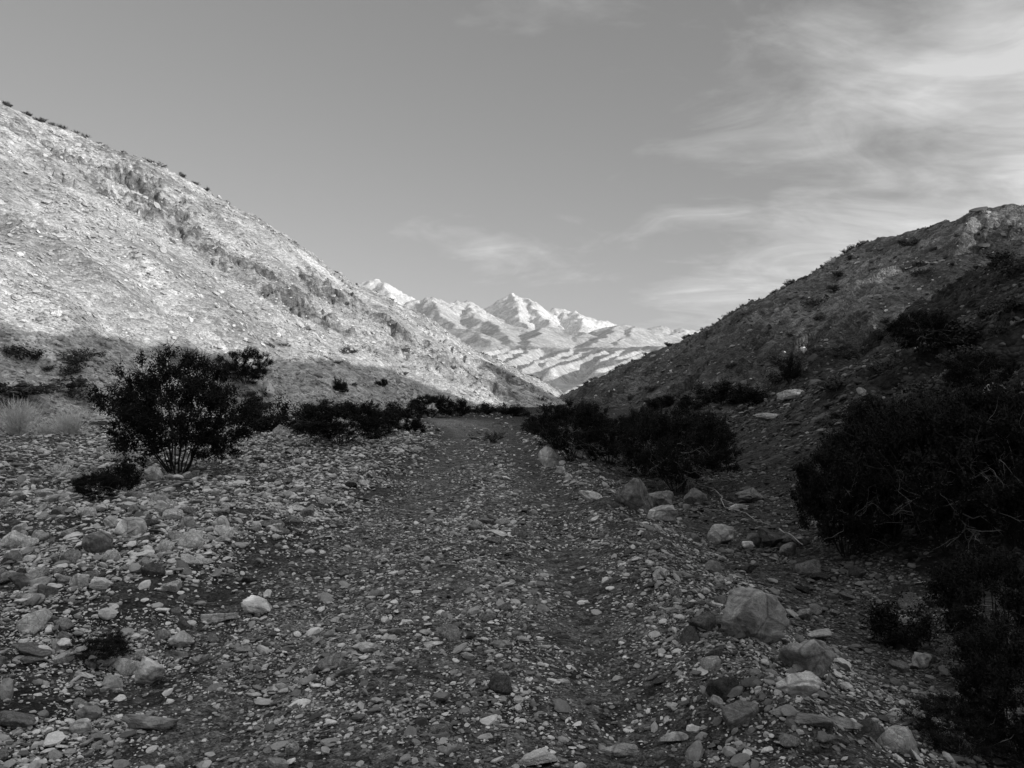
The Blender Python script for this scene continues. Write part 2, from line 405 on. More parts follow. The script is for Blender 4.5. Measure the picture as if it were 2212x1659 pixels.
# thin cloud gathers to the right of the valley, plus an unseen overhead veil added as top light
az = math_n(nt, 'ARCTAN2', X_, Y_)
low = math_n(nt, 'ADD', math_n(nt, 'POWER', math_n(nt, 'DIVIDE', math_n(nt, 'SUBTRACT', az, .24), .16), 2), math_n(nt, 'POWER', math_n(nt, 'DIVIDE', math_n(nt, 'SUBTRACT', Z_, .125), .055), 2))
low = math_n(nt, 'MULTIPLY', math_n(nt, 'EXPONENT', math_n(nt, 'MULTIPLY', low, -1.0)), .10)     # cloud bank over the far range
edge = math_n(nt, 'ADD', math_n(nt, 'POWER', math_n(nt, 'DIVIDE', math_n(nt, 'SUBTRACT', az, .62), .13), 2), math_n(nt, 'POWER', math_n(nt, 'DIVIDE', math_n(nt, 'SUBTRACT', Z_, .21), .08), 2))
edge = math_n(nt, 'MULTIPLY', math_n(nt, 'EXPONENT', math_n(nt, 'MULTIPLY', edge, -1.0)), .09)
mask = math_n(nt, 'ADD', maprange(nt, az, -.15, .62, -.13, .10), math_n(nt, 'ADD', low, edge))
mask2 = maprange(nt, Z_, .08, .35, -.015, .045)
overhead_fill = maprange(nt, Z_, .52, .85, 0, .55)  # overhead brightness out of view, added to light the stone tops
cl = math_n(nt, 'ADD', cl, math_n(nt, 'ADD', math_n(nt, 'ADD', mask, overhead_fill), mask2))
cv = maprange(nt, cl, .49, .71, 0, 1)
cvs = math_n(nt, 'MULTIPLY', cv, cv)
base = math_n(nt, 'MULTIPLY', math_n(nt, 'POWER', bw.outputs[0], .63), 1.24)
thick = maprange(nt, Z_, .55, .9, 2.7, 4.6)  # clouds get brighter overhead to strengthen the added top light
tot = math_n(nt, 'ADD', base, math_n(nt, 'MULTIPLY', math_n(nt, 'ADD', math_n(nt, 'MULTIPLY', cv, .5), math_n(nt, 'MULTIPLY', cvs, .5)), thick))
nt.links.new(tot, bg.inputs[0])

scene.view_settings.view_transform = 'Standard'; scene.view_settings.look = 'None'; scene.view_settings.gamma = 1; scene.view_settings.exposure = 0
scene.render.engine = 'CYCLES'
scene.cycles.max_bounces = 4; scene.cycles.diffuse_bounces = 2; scene.cycles.glossy_bounces = 1

# ------------------------------------------------------------------ rocks
import bmesh
_ico = {}
def ico(n):
    if n not in _ico:
        bm = bmesh.new(); bmesh.ops.create_icosphere(bm, subdivisions=n, radius=1)
        V = np.array([v.co[:] for v in bm.verts]); Fc = np.array([[v.index for v in f.verts] for f in bm.faces]); bm.free()
        _ico[n] = (V/np.linalg.norm(V, axis=1)[:, None], Fc)
    return _ico[n]
def n3(p, s, seed):
    x, y, z = (p*s).T
    return (pn(x+.7*z, y+7, seed)+pn(y+.7*x, z+3, seed+1)+pn(z+.7*y, x+5, seed+2))/1.8
def rock_verts(seed, n=3, planes=14, dims=(1, .75, .5), rough=.03, roundness=.12):
    r = np.random.default_rng(seed)
    V, Fc = ico(n)
    nn = r.normal(size=(planes, 3)); nn /= np.linalg.norm(nn, axis=1)[:, None]
    d = r.uniform(.36, .82, planes)
    dots = V@nn.T
    rad = np.where(dots > .05, d/np.maximum(dots, .05), 9).min(1)
    rad = np.minimum(rad, 1.05)
    rad = rad*(1-roundness)+roundness*.7
    W = V*rad[:, None]
    W = W*(1+rough*2.2*n3(W, 2.2, seed % 50)+rough*n3(W, 6, seed % 50+9)+(rough*.5*n3(W, 15, seed % 50+19) if n > 3 else 0))[:, None]
    W = W*np.array(dims)
    ext = W.max(0)-W.min(0); W = W-(W.max(0)+W.min(0))/2
    return W/ext[0], Fc
GST = []
gcol = bpy.data.collections.new('stone_shapes')      # shapes only: never linked to the scene
for i in range(14):
    dims = (1, rng.uniform(.45, .95), rng.uniform(.25, .7))
    V, Fc = rock_verts(100+i, 2, int(rng.integers(7, 12)), dims, .02, .03 if i % 3 else .15)
    o = newmesh('stone', V, Fc, M['stone'], False, link=False); gcol.objects.link(o); GST.append(o)

def align_euler(nx, ny, yaw, tilt_x, tilt_y):
    """euler angles that stand an object on a slope with gradient (nx, ny)"""
    zx, zy, zz = -nx+tilt_x, -ny+tilt_y, np.ones_like(nx)
    l = np.sqrt(zx*zx+zy*zy+1); zx, zy, zz = zx/l, zy/l, zz/l
    ax, ay = np.cos(yaw), np.sin(yaw)
    dt = ax*zx+ay*zy
    xx, xy, xz = ax-dt*zx, ay-dt*zy, -dt*zz
    l = np.sqrt(xx*xx+xy*xy+xz*xz); xx, xy, xz = xx/l, xy/l, xz/l
    yx, yy, yz = zy*xz-zz*xy, zz*xx-zx*xz, zx*xy-zy*xx
    return np.stack([np.arctan2(yz, zz), -np.arcsin(np.clip(xz, -1, 1)), np.arctan2(xy, xx)], 1)

def gn_scatter(name, pts, rot, scl, idx, tone, coll, label):
    me = bpy.data.meshes.new(name); me.vertices.add(len(pts)); me.vertices.foreach_set('co', pts.astype(np.float32).ravel())
    for nm, ty, d in (('rot', 'FLOAT_VECTOR', rot), ('scl', 'FLOAT_VECTOR', scl)):
        a = me.attributes.new(nm, ty, 'POINT'); a.data.foreach_set('vector', d.astype(np.float32).ravel())
    a = me.attributes.new('idx', 'INT', 'POINT'); a.data.foreach_set('value', idx.astype(np.int32))
    a = me.attributes.new('tone', 'FLOAT', 'POINT'); a.data.foreach_set('value', tone.astype(np.float32))
    o = bpy.data.objects.new(name, me); COL.objects.link(o)
    ng = bpy.data.node_groups.new(name, 'GeometryNodeTree')
    ng.interface.new_socket('Geometry', in_out='INPUT', socket_type='NodeSocketGeometry')
    ng.interface.new_socket('Geometry', in_out='OUTPUT', socket_type='NodeSocketGeometry')
    n = ng.nodes; gi = n.new('NodeGroupInput'); go = n.new('NodeGroupOutput')
    ci = n.new('GeometryNodeCollectionInfo'); ci.inputs['Collection'].default_value = coll
    ci.inputs['Separate Children'].default_value = True; ci.inputs['Reset Children'].default_value = True
    ip = n.new('GeometryNodeInstanceOnPoints'); ip.inputs['Pick Instance'].default_value = True
    def attr(nm, ty):
        a = n.new('GeometryNodeInputNamedAttribute'); a.data_type = ty; a.inputs[0].default_value = nm; return a.outputs[0]
    l = ng.links
    l.new(gi.outputs[0], ip.inputs['Points']); l.new(ci.outputs[0], ip.inputs['Instance'])
    l.new(attr('idx', 'INT'), ip.inputs['Instance Index']); l.new(attr('rot', 'FLOAT_VECTOR'), ip.inputs['Rotation']); l.new(attr('scl', 'FLOAT_VECTOR'), ip.inputs['Scale'])
    l.new(ip.outputs[0], go.inputs[0])
    md = o.modifiers.new('scatter', 'NODES'); md.node_group = ng
    tag(o, label, None, None, 'stuff')
    return o

def zones(x, y):
    r = x-interp(y, *ROADX)
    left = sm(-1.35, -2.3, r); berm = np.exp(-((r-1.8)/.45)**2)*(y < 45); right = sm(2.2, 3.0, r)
    rut = np.exp(-((r-.98)/.42)**2)+.6*np.exp(-((r+.95)/.35)**2); mid = np.exp(-((r-.1)/.5)**2)
    return r, left, berm, right, rut, mid
def stone_tone(n, med=.26, sig=.66): return np.clip(np.exp(rng.normal(math.log(med), sig, n)), .03, .62)

LANDS = []   # footprints of the boulders: (x, y, radius)
def scatter_class(s, rmin, rmax, cover, where, ang=None):
    if ang is None: ang = 74 if rmax < 20 else 55 if rmax < 50 else 47
    A = math.radians(ang)*(rmax*rmax-rmin*rmin)
    n = int(A*cover/(s*s*.55))
    if QUICK: n //= 4
    r = np.sqrt(rng.uniform(rmin*rmin, rmax*rmax, n)); t = np.radians(rng.uniform(-ang, ang, n))
    x, y = r*np.sin(t), r*np.cos(t)
    z, ids = heights(x, y)
    k = rng.uniform(0, 1, n) < where(x, y, z, ids, s)
    x, y, z, ids = x[k], y[k], z[k], ids[k]
    sz = s*np.exp(np.minimum(rng.normal(0, .45, len(x)), .62))
    return x, y, z, ids, sz
def pack(parts, tonef):
    x, y, z, ids, sz = [np.concatenate(q) for q in zip(*parts)]
    e = np.maximum(.03, sz*.5)
    gx = (gz(x+e, y)-gz(x-e, y))/(2*e); gy = (gz(x, y+e)-gz(x, y-e))/(2*e)
    gx = np.clip(gx, -1.2, 1.2); gy = np.clip(gy, -1.2, 1.2)
    n = len(x)
    rot = align_euler(gx, gy, rng.uniform(0, 6.283, n), rng.normal(0, .22, n), rng.normal(0, .22, n))
    scl = np.stack([sz, sz*rng.uniform(.75, 1.15, n), sz*rng.uniform(.7, 1.25, n)], 1)
    pts = np.stack([x, y, z+sz*rng.uniform(-.10, .30, n)*(1+.7*zones(x, y)[1])], 1)
    return pts, rot, scl, rng.integers(0, len(GST), n), tonef(x, y, ids, sz, n)

def ground_where(x, y, z, ids, s):
    r, left, berm, right, rut, mid = zones(x, y)
    big = sm(.03, .10, np.full(x.shape, s))
    patch = .58+.75*fbm(x/.9, y/.9, 3, 301)
    small = .74-.52*rut+.25*left+.3*berm+.1*mid-.1*right
    large = .07+1.1*left+.5*berm+.35*right+.26*mid-.2*rut
    d = small*(1-big)+large*big
    large = large*(1-.5*left*sm(11, 15, y)*sm(40, 25, y))
    pile = np.exp(-((x+4.4)/3.2)**2-((y-8.2)/2.6)**2)
    d = d*(1+.7*big*pile)*np.clip(patch, .08, 1.3)
    sand = np.exp(-((x+2.2)/2.6)**2-((y-46)/9.)**2)+.9*np.exp(-((x+2.65)/.45)**2-((y-5.3)/.45)**2)
    d = d*(1-.85*np.clip(sand, 0, 1))
    d = np.where(ids == 3, d*.75, d)
    return np.where((ids == 0)|(ids == 3)|(z < 1.2), d, 0)
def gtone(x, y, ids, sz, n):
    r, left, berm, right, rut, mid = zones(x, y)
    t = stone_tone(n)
    return np.clip(t*(1.0+.65*left*(1-.55*sm(10, 15, y))-.32*berm-.66*right*(x > 0))*np.where(ids == 3, .75, 1), .02, .62)  # berm and right side stones darkened: their shade is put into the tone
# boulders and slabs that can be told apart: (u, v of the foot, width, height in a 2212 px frame, tone, flatness, label)
BO = [
 (1188, 1010, 52, 44, .42, 1, 'smooth rounded pale boulder beside the dark bushes at the track edge'),
 (1212, 1026, 24, 18, .24, 1, 'small grey stone leaning against the rounded pale boulder'),
 (1228, 1040, 18, 16, .3, 1, 'little pale wedge stone just below the rounded boulder'),
 (1278, 1085, 52, 26, .42, 1, 'long whitish slab lying tilted on the track edge ridge'),
 (1376, 1106, 84, 72, .13, 1, 'large lumpy dark boulder half hidden by the right bushes'),
 (1428, 1108, 60, 46, .11, 1, 'low dark boulder pressed against the large lumpy one'),
 (1432, 1130, 60, 32, .27, 1, 'pale angular rock in front of the large lumpy boulder'),
 (1504, 1092, 52, 34, .10, 1, 'dark round rock under the bush with a long stick above it'),
 (1625, 1088, 72, 32, .10, 1, 'long dark rock with one light patch at the bank foot'),
 (1597, 1102, 46, 22, .30, 0, 'pale wedge rock in front of the long dark rock'),
 (1561, 1176, 56, 42, .23, 1, 'pale rounded boulder in the right channel'),
 (1630, 1180, 36, 28, .10, 1, 'dark round stone beside the pale channel boulder'),
 (1617, 1186, 28, 17, .36, 1, 'small whitish stone in front of the dark round stone'),
 (1668, 1184, 56, 38, .06, 1, 'blackish boulder next to the black bush in the channel'),
 (1737, 1180, 36, 20, .12, 1, 'dim grey stone under the edge of the big black bush'),
 (1478, 1255, 48, 30, .19, 0, 'grey ledge shaped rock on the right edge ridge'),
 (1542, 1240, 38, 28, .15, 1, 'grey tilted rock at the near side of the channel'),
 (1525, 1284, 24, 15, .28, 1, 'small pale rock midway to the great blocky boulder'),
 (1647, 1397, 156, 122, .22, 2, 'great blocky boulder with a flat lighter top right of the track'),
 (1758, 1466, 112, 90, .19, 1, 'humped dark boulder just right of the great blocky one'),
 (1772, 1383, 50, 32, .24, 0, 'pale stone behind the humped dark boulder'),
 (1733, 1508, 102, 84, .30, 0, 'speckled leaning slab in front of the humped boulder'),
 (1693, 1548, 60, 27, .15, 0, 'flat dark angular stone below the speckled slab'),
 (1758, 1586, 108, 44, .15, 0, 'broad flat slab with a ridge in the lower right corner'),
 (1828, 1583, 72, 40, .19, 0, 'long pale slab resting against the broad flat slab'),
 (1802, 1610, 82, 28, .09, 0, 'dark flat slab at the lower right, nearest of its cluster'),
 (1956, 1568, 92, 42, .17, 0, 'long two toned rock under the bushes at lower right'),
 (1993, 1444, 52, 34, .26, 1, 'pale blurred stone among the black bushes at right'),
 (1459, 1608, 70, 28, .29, 0, 'pale pointed slab lying flat near the bottom of the picture'),
 (1548, 1530, 28, 26, .27, 2, 'small pale triangular block on the gravel ridge'),
 (1160, 1662, 92, 38, .33, 2, 'pale blocky stone cut by the bottom edge, mid track'),
 (1337, 1640, 90, 40, .21, 0, 'broken grey slab sunk in gravel near the bottom edge'),
 (1216, 1479, 34, 18, .30, 0, 'pale square stone alone in the right wheel rut'),
 (1176, 1401, 31, 12, .31, 0, 'flat pale stone at the edge of the right wheel rut'),
 (272, 1162, 72, 44, .48, 1, 'whitish domed slab on top of the left cobble bank'),
 (236, 1140, 30, 24, .42, 1, 'pale stone touching the back of the whitish domed slab'),
 (203, 1198, 60, 46, .17, 1, 'dull grey round boulder below the whitish domed slab'),
 (405, 1142, 34, 25, .27, 1, 'grey rounded stone right of the domed slab'),
 (474, 1146, 36, 30, .34, 1, 'pale rounded stone at the right end of the left bank'),
 (470, 1346, 80, 34, .52, 0, 'white elongated slab beside the sandy hollow on the left'),
 (555, 1332, 72, 34, .36, 2, 'long pale block right of the white elongated slab'),
 (388, 1401, 54, 38, .30, 1, 'knobbly grey rock below the sandy hollow'),
 (316, 1481, 68, 58, .36, 1, 'upright pale boulder near the dead bush at left'),
 (240, 1489, 52, 30, .31, 1, 'pale flat topped stone left of the upright pale boulder'),
 (312, 1588, 122, 46, .17, 0, 'big flat dark slab in the lower left corner'),
 (188, 1558, 60, 34, .17, 1, 'dull rounded stone left of the big flat dark slab'),
 (172, 1587, 46, 32, .36, 1, 'whitish curved stone overlapping the dull rounded stone'),
 (12, 1513, 34, 42, .30, 1, 'pale upright stone cut by the left edge of the picture'),
 (213, 1276, 47, 30, .38, 1, 'pale cracked stone left of the bank middle, paired'),
 (168, 1271, 42, 32, .40, 1, 'white rounded stone beside the pale cracked one'),
 (80, 1275, 46, 28, .30, 2, 'grey square block near the left edge'),
 (30, 1276, 50, 38, .12, 2, 'dark angular block at the left edge'),
 (627, 1361, 38, 20, .27, 0, 'grey flat stone at the left side of the track'),
 (380, 1426, 62, 20, .13, 0, 'thin dark slab below the knobbly grey rock'),
 (432, 1433, 46, 28, .26, 0, 'tilted grey plate beside the thin dark slab'),
 (196, 1447, 27, 30, .17, 1, 'dark oval stone under the pale dead twig'),
 (181, 1467, 46, 18, .38, 0, 'low pale stone below the dark oval stone'),
 (522, 1409, 42, 24, .21, 0, 'pointed grey shard left of the track'),
 (389, 1657, 22, 28, .20, 2, 'small upright grey block at the bottom edge'),
 (597, 1664, 54, 24, .17, 1, 'smooth dark stone cut by the bottom edge, left of the track'),
 (1073, 1160, 50, 22, .31, 0, 'pale flat rock heading the row of stones across the track'),
 (1022, 1219, 38, 17, .29, 0, 'grey flat rock in the middle strip of the track'),
 (1094, 1267, 40, 13, .36, 0, 'whitish thin slab on the middle strip of the track'),
 (936, 1399, 46, 15, .34, 0, 'long pale flat stone left of the middle strip'),
 (1083, 1401, 50, 22, .17, 0, 'thick dark flat stone at the right of the middle strip'),
 (794, 1413, 42, 25, .30, 1, 'pale domed stone in the left half of the track'),
 (330, 1047, 46, 42, .24, 1, 'grey boulder standing behind the roots of the big left bush'),
 (154, 1004, 36, 15, .38, 0, 'pale long stone on the cobbles left of the big bush'),
 (600, 945, 46, 26, .22, 1, 'pale boulder between the big left bush and the next bushes'),
 (1714, 860, 64, 30, .30, 0, 'long pale ledge rock on the brow of the right bank'),
 (1665, 908, 68, 26, .22, 0, 'flat pale outcrop slab below the long ledge rock'),
 (1737, 769, 17, 14, .30, 1, 'small round boulder on the right hill above the ledge rock'),
 (2165, 862, 54, 32, .22, 1, 'dim pale boulders clump high on the right bank'),
 (408, 697, 13, 13, .40, 1, 'single white boulder on the sunlit left slope'),
 (118, 683, 22, 15, .34, 1, 'large white rock low on the sunlit slope at left'),
 (598, 728, 14, 9, .4, 1, 'grey boulder lying low on the sunlit slope'),
]
parts = []
for s, r0, r1, c in ((.012, 1.2, 6.0, .32), (.020, 1.2, 10.2, .34), (.034, 1.2, 17, .28), (.058, 1.2, 28, .20)):
    parts.append(scatter_class(s, r0, r1, c, ground_where))
mid = []
for s, r0, r1, c in ((.095, 2.8, 44, .155), (.15, 4, 72, .065)):
    mid.append(scatter_class(s, r0, r1, c, ground_where))
x, y, z, ids, sz = [np.concatenate(q) for q in zip(*mid)]
_bx = [((u-1106)/F*d_, d_, w_*d_/F) for (u, v, w_, *_r) in BO for d_ in [CAMZ*F/max(v-HOR, 30)] if v > 960]
for (ax_, ay_, aw_) in _bx:
    k = (x-ax_)**2+(y-ay_-aw_*.4)**2 > (.45*aw_+.45*sz)**2
    x, y, z, ids, sz = x[k], y[k], z[k], ids[k], sz[k]
app = np.where(np.abs(x) < .72*y, sz/np.hypot(x, y), 0)
order = np.argsort(-app); NB = 235
ind = order[:NB]; rest = order[NB:]
BIG = (x[ind], y[ind], z[ind], ids[ind], np.minimum(sz[ind], .26))
parts.append((x[rest], y[rest], z[rest], ids[rest], sz[rest]))
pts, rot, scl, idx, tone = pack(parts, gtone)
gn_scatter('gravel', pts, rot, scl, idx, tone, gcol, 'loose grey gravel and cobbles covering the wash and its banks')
print('gravel', len(pts))

def hill_where(k):
    def f(x, y, z, ids, s):
        m = (ids == k) & (z > .4)
        pt = .55+.75*fbm(x/6., y/6., 3, 320+k)
        if k == 1: pt = pt*(1-.95*crag_mask(x, y))
        if k == 1: pt = pt*(.6+.7*sm(.5, -.3, fbm(x/16., y/16., 2, 215)))
        return np.where(m, np.clip(pt, .1, 1.2), 0)
    return f
parts = []
for s, r0, r1, c in ((.10, 28, 60, .14), (.17, 28, 100, .14), (.28, 28, 180, .10), (.5, 30, 240, .022), (.95, 40, 240, .004)):
    parts.append(scatter_class(s, r0, r1, c, hill_where(1)))
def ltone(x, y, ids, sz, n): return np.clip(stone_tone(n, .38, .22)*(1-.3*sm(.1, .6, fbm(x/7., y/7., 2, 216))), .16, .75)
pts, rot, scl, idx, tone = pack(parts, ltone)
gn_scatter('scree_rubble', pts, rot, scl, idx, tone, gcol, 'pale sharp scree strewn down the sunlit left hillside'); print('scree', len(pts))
parts = []
for s, r0, r1, c in ((.13, 20, 60, .10), (.24, 20, 120, .09), (.42, 26, 190, .05), (.8, 40, 190, .012)):
    parts.append(scatter_class(s, r0, r1, c, hill_where(2)))
for s, r0, r1, c in ((.08, 6, 40, .16), (.15, 8, 60, .10), (.30, 14, 70, .02)):
    parts.append(scatter_class(s, r0, r1, c, hill_where(3)))
def rtone(x, y, ids, sz, n): return np.clip(stone_tone(n, .10, .65)*np.where(ids == 3, .7, 1.25), .03, .6)  # right slope rubble toned dark, shade included in its colour
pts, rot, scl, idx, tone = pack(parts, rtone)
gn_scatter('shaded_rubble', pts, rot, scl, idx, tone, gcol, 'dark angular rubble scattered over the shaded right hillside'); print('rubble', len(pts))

shapes = {}
def boulder(u, v, w_, h_, tone, fl, label, seed):
    x, y, z = hit(u, v)
    wid = w_*y/F; hei = h_*y/F
    n = 5 if w_ > 40 else 4
    dims = ((1, .7, .34), (1, .85, .72), (1, .8, .72))[fl]
    rnd = 'round' in label or 'domed' in label
    V, Fc = rock_verts(seed, n, 22 if rnd else (10, 15, 9)[fl], dims, .045 if rnd else .055, .42 if rnd else (.03, .10, .03)[fl])
    zr = V[:, 2].max()-V[:, 2].min()
    look = CAMZ/math.hypot(y, CAMZ)
    dep = .8*wid if fl else .6*wid
    real_h = max(hei-dep*look*.45, hei*.7) if fl else hei*.55
    V = V*np.array([wid, dep, real_h*1.3/zr])
    o = newmesh('boulder' if wid > .25 else 'rock', V, Fc, M['rock'], True)
    o.location = (x, y+dep*.42, z+real_h*.46); o.rotation_euler = (rng.normal(0, .1), rng.normal(0, .13), rng.uniform(-.35, .35))
    o['tone'] = min(.74, tone*(1.55 if tone > .22 else 1.5))
    tag(o, label, 'boulder' if wid > .25 else 'stone', 'boulders and slabs lying about the wash')
    return o, x, y, wid
marks = []
for i, b in enumerate(BO):
    o, x, y, wd = boulder(*b, seed=500+i*3)
    marks.append((x, y, wd, b[6]))
# cobbles: the largest of the loose stones, each its own object
SH = []
for i in range(16):
    V, Fc = rock_verts(900+i, 4, int(rng.integers(8, 13)), (1, rng.uniform(.6, .95), rng.uniform(.35, .75)), .03, .04 if i % 2 else .12)
    SH.append(newmesh('cobble_shape', V, Fc, M['rock'], True, link=False))
bx_, by_, bz_, bi_, bs_ = BIG
_gx = (gz(bx_+.06, by_)-gz(bx_-.06, by_))/.12; _gy = (gz(bx_, by_+.06)-gz(bx_, by_-.06))/.12
_rot = align_euler(np.clip(_gx, -.6, .6), np.clip(_gy, -.6, .6), rng.uniform(0, 6.28, len(bx_)), rng.normal(0, .18, len(bx_)), rng.normal(0, .18, len(bx_)))
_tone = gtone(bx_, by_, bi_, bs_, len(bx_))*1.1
seen = {}
short = lambda s: ' '.join(s.replace(',', '').split()[:6])
for i in range(len(bx_)):
    x, y, s = bx_[i], by_[i], bs_[i]
    if any((x-a)**2+(y-b)**2 < (.55*c+.3*s)**2 for a, b, c, _ in marks): continue
    src = SH[i % 16]
    o = bpy.data.objects.new('cobble', src.data); COL.objects.link(o)
    sy = rng.uniform(.8, 1.15); sz_ = rng.uniform(.75, 1.2)
    o.location = (x, y, bz_[i]+s*.15); o.rotation_euler = _rot[i]; o.scale = (s, s*sy, s*sz_)
    t = float(_tone[i]); o['tone'] = t
    shade = 'whitish' if t > .42 else 'pale' if t > .28 else 'mid grey' if t > .17 else 'dark' if t > .09 else 'blackish'
    size = 'large' if s > .2 else 'fist sized' if s < .12 else 'medium'
    form = 'flat' if src.dimensions.z*sz_ < .5 else 'blocky' if sy > 1 else 'oblong'
    k = min(range(len(marks)), key=lambda j: (x-marks[j][0])**2+(y-marks[j][1])**2)
    dx, dy = x-marks[k][0], y-marks[k][1]
    dr = ('right of' if dx > 0 else 'left of') if abs(dx) > abs(dy) else ('behind' if dy > 0 else 'in front of')
    m_ = short(marks[k][3])
    m_ = m_ if m_.split()[-1] not in ('on', 'the', 'in', 'with', 'of', 'at', 'by', 'beside', 'half', 'below', 'under', 'a', 'one', 'behind', 'against', 'just', 'and', 'right', 'to') else ' '.join(m_.split()[:4])
    key = (shade, size, form, dr, k)
    c = seen[key] = seen.get(key, 0)+1
    far_ = ('', 'second ', 'third ', 'fourth ', 'fifth ', 'sixth ', 'seventh ', 'eighth ', 'ninth ', 'tenth ')[min(c-1, 9)]
    m_ = ' '.join(m_.split()[:5]) if far_ else m_
    tag(o, f'{far_}{size} {shade} {form} cobble {dr} the {m_}', 'cobble', 'cobbles strewn over the wash')

# ------------------------------------------------------------------ shrubs
def plain(name, v, rough=.9):
    m, nt, b = mat(name); b.inputs['Roughness'].default_value = rough
    oi = N(nt, 'ShaderNodeTexCoord').outputs['Object']
    n1 = noise(nt, oi, 9., 3, .6)
    grey(nt, b, math_n(nt, 'MULTIPLY', maprange(nt, n1, .3, .7, .6, 1.4), v)); return m
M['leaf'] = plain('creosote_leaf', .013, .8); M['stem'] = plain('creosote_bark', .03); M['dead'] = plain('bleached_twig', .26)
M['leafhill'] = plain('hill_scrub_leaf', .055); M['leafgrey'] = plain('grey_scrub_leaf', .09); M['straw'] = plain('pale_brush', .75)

def tubes(name, segs, m, parent, link=True, sides=4):
    """segs: rows of x0 y0 z0 r0 x1 y1 z1 r1"""
    S = np.array(segs, float); a = S[:, :3]; b = S[:, 4:7]; d = b-a
    d /= np.maximum(np.linalg.norm(d, axis=1), 1e-9)[:, None]
    up = np.where(np.abs(d[:, 2:3]) > .9, np.array([[1., 0, 0]]), np.array([[0., 0, 1.]]))
    u = np.cross(d, up); u /= np.linalg.norm(u, axis=1)[:, None]; v = np.cross(d, u)
    k = np.arange(sides)*2*math.pi/sides
    ring = (np.cos(k)[None, :, None]*u[:, None]+np.sin(k)[None, :, None]*v[:, None])
    V = np.concatenate([a[:, None]+ring*S[:, 3][:, None, None], b[:, None]+ring*S[:, 7][:, None, None]], 1).reshape(-1, 3)
    base = np.arange(len(S))[:, None]*2*sides; j = np.arange(sides); j2 = (j+1) % sides
    Fc = np.stack([base+j, base+j2, base+sides+j2, base+sides+j], -1).reshape(-1, 4)
    return newmesh(name, V, Fc, m, True, parent, link)
def leafmesh(name, C, size, m, parent, link=True, elong=1.6, upright=0):
    n = len(C)
    a = rng.normal(size=(n, 3)); a[:, 2] += upright; a /= np.linalg.norm(a, axis=1)[:, None]
    b = np.cross(a, rng.normal(size=(n, 3))); b /= np.linalg.norm(b, axis=1)[:, None]
    s = size*rng.uniform(.6, 1.4, n)[:, None]
    V = np.stack([C-a*s*elong/2, C+b*s*.5, C+a*s*elong/2, C-b*s*.5], 1).reshape(-1, 3)
    Fc = np.arange(n*4).reshape(-1, 4)
    return newmesh(name, V, Fc, m, False, parent, link)
def grow(seed, stems=13, spread=1.0, depth=3, gap=.35, flop=.0):
    r = np.random.default_rng(seed); segs = []; tips = []
    def branch(p, d, L, rad, lev):
        n = 5 if lev < 2 else 3
        kink = r.uniform(.18, .34)
        for i in range(n):
            q = p+d*(L/n)
            segs.append((*p, rad, *q, rad*.82)); p = q; rad *= .82
            d = d+r.normal(0, kink, 3)*(.8, .8, .5)+np.array([0, 0, .08-flop]); d /= np.linalg.norm(d)
            if p[2] < .03: d[2] = abs(d[2])*.5+.1
            if lev < depth and i >= (1 if lev == 0 else 0) and r.random() < (.95 if lev else .85):
                for _ in range(2 if lev == 0 else 1):
                    e = d+r.normal(0, .62, 3); e /= np.linalg.norm(e)
                    branch(p.copy(), e, L*r.uniform(.36, .56), rad*.6, lev+1)
            if lev >= depth-1: tips.append(p.copy())
        if lev == depth-1 or lev == depth: tips.append(p.copy())
    for k in range(stems):
        az = 2*math.pi*(k+r.uniform(0, .8))/stems; inc = r.uniform(.12, 1.15)*spread
        d = np.array([math.cos(az)*math.sin(inc), math.sin(az)*math.sin(inc), math.cos(inc)])
        branch(np.array([math.cos(az)*.03, math.sin(az)*.03, -.03]), d, r.uniform(.45, .72), .011, 0)
    T = np.array(tips)
    # some arms have lost their leaves, which opens gaps
    keep = fbm(T[:, 0]*3.2+seed, T[:, 2]*3.2+T[:, 1]*3.2, 2, seed % 40) > -gap
    return np.array(segs), T[keep]
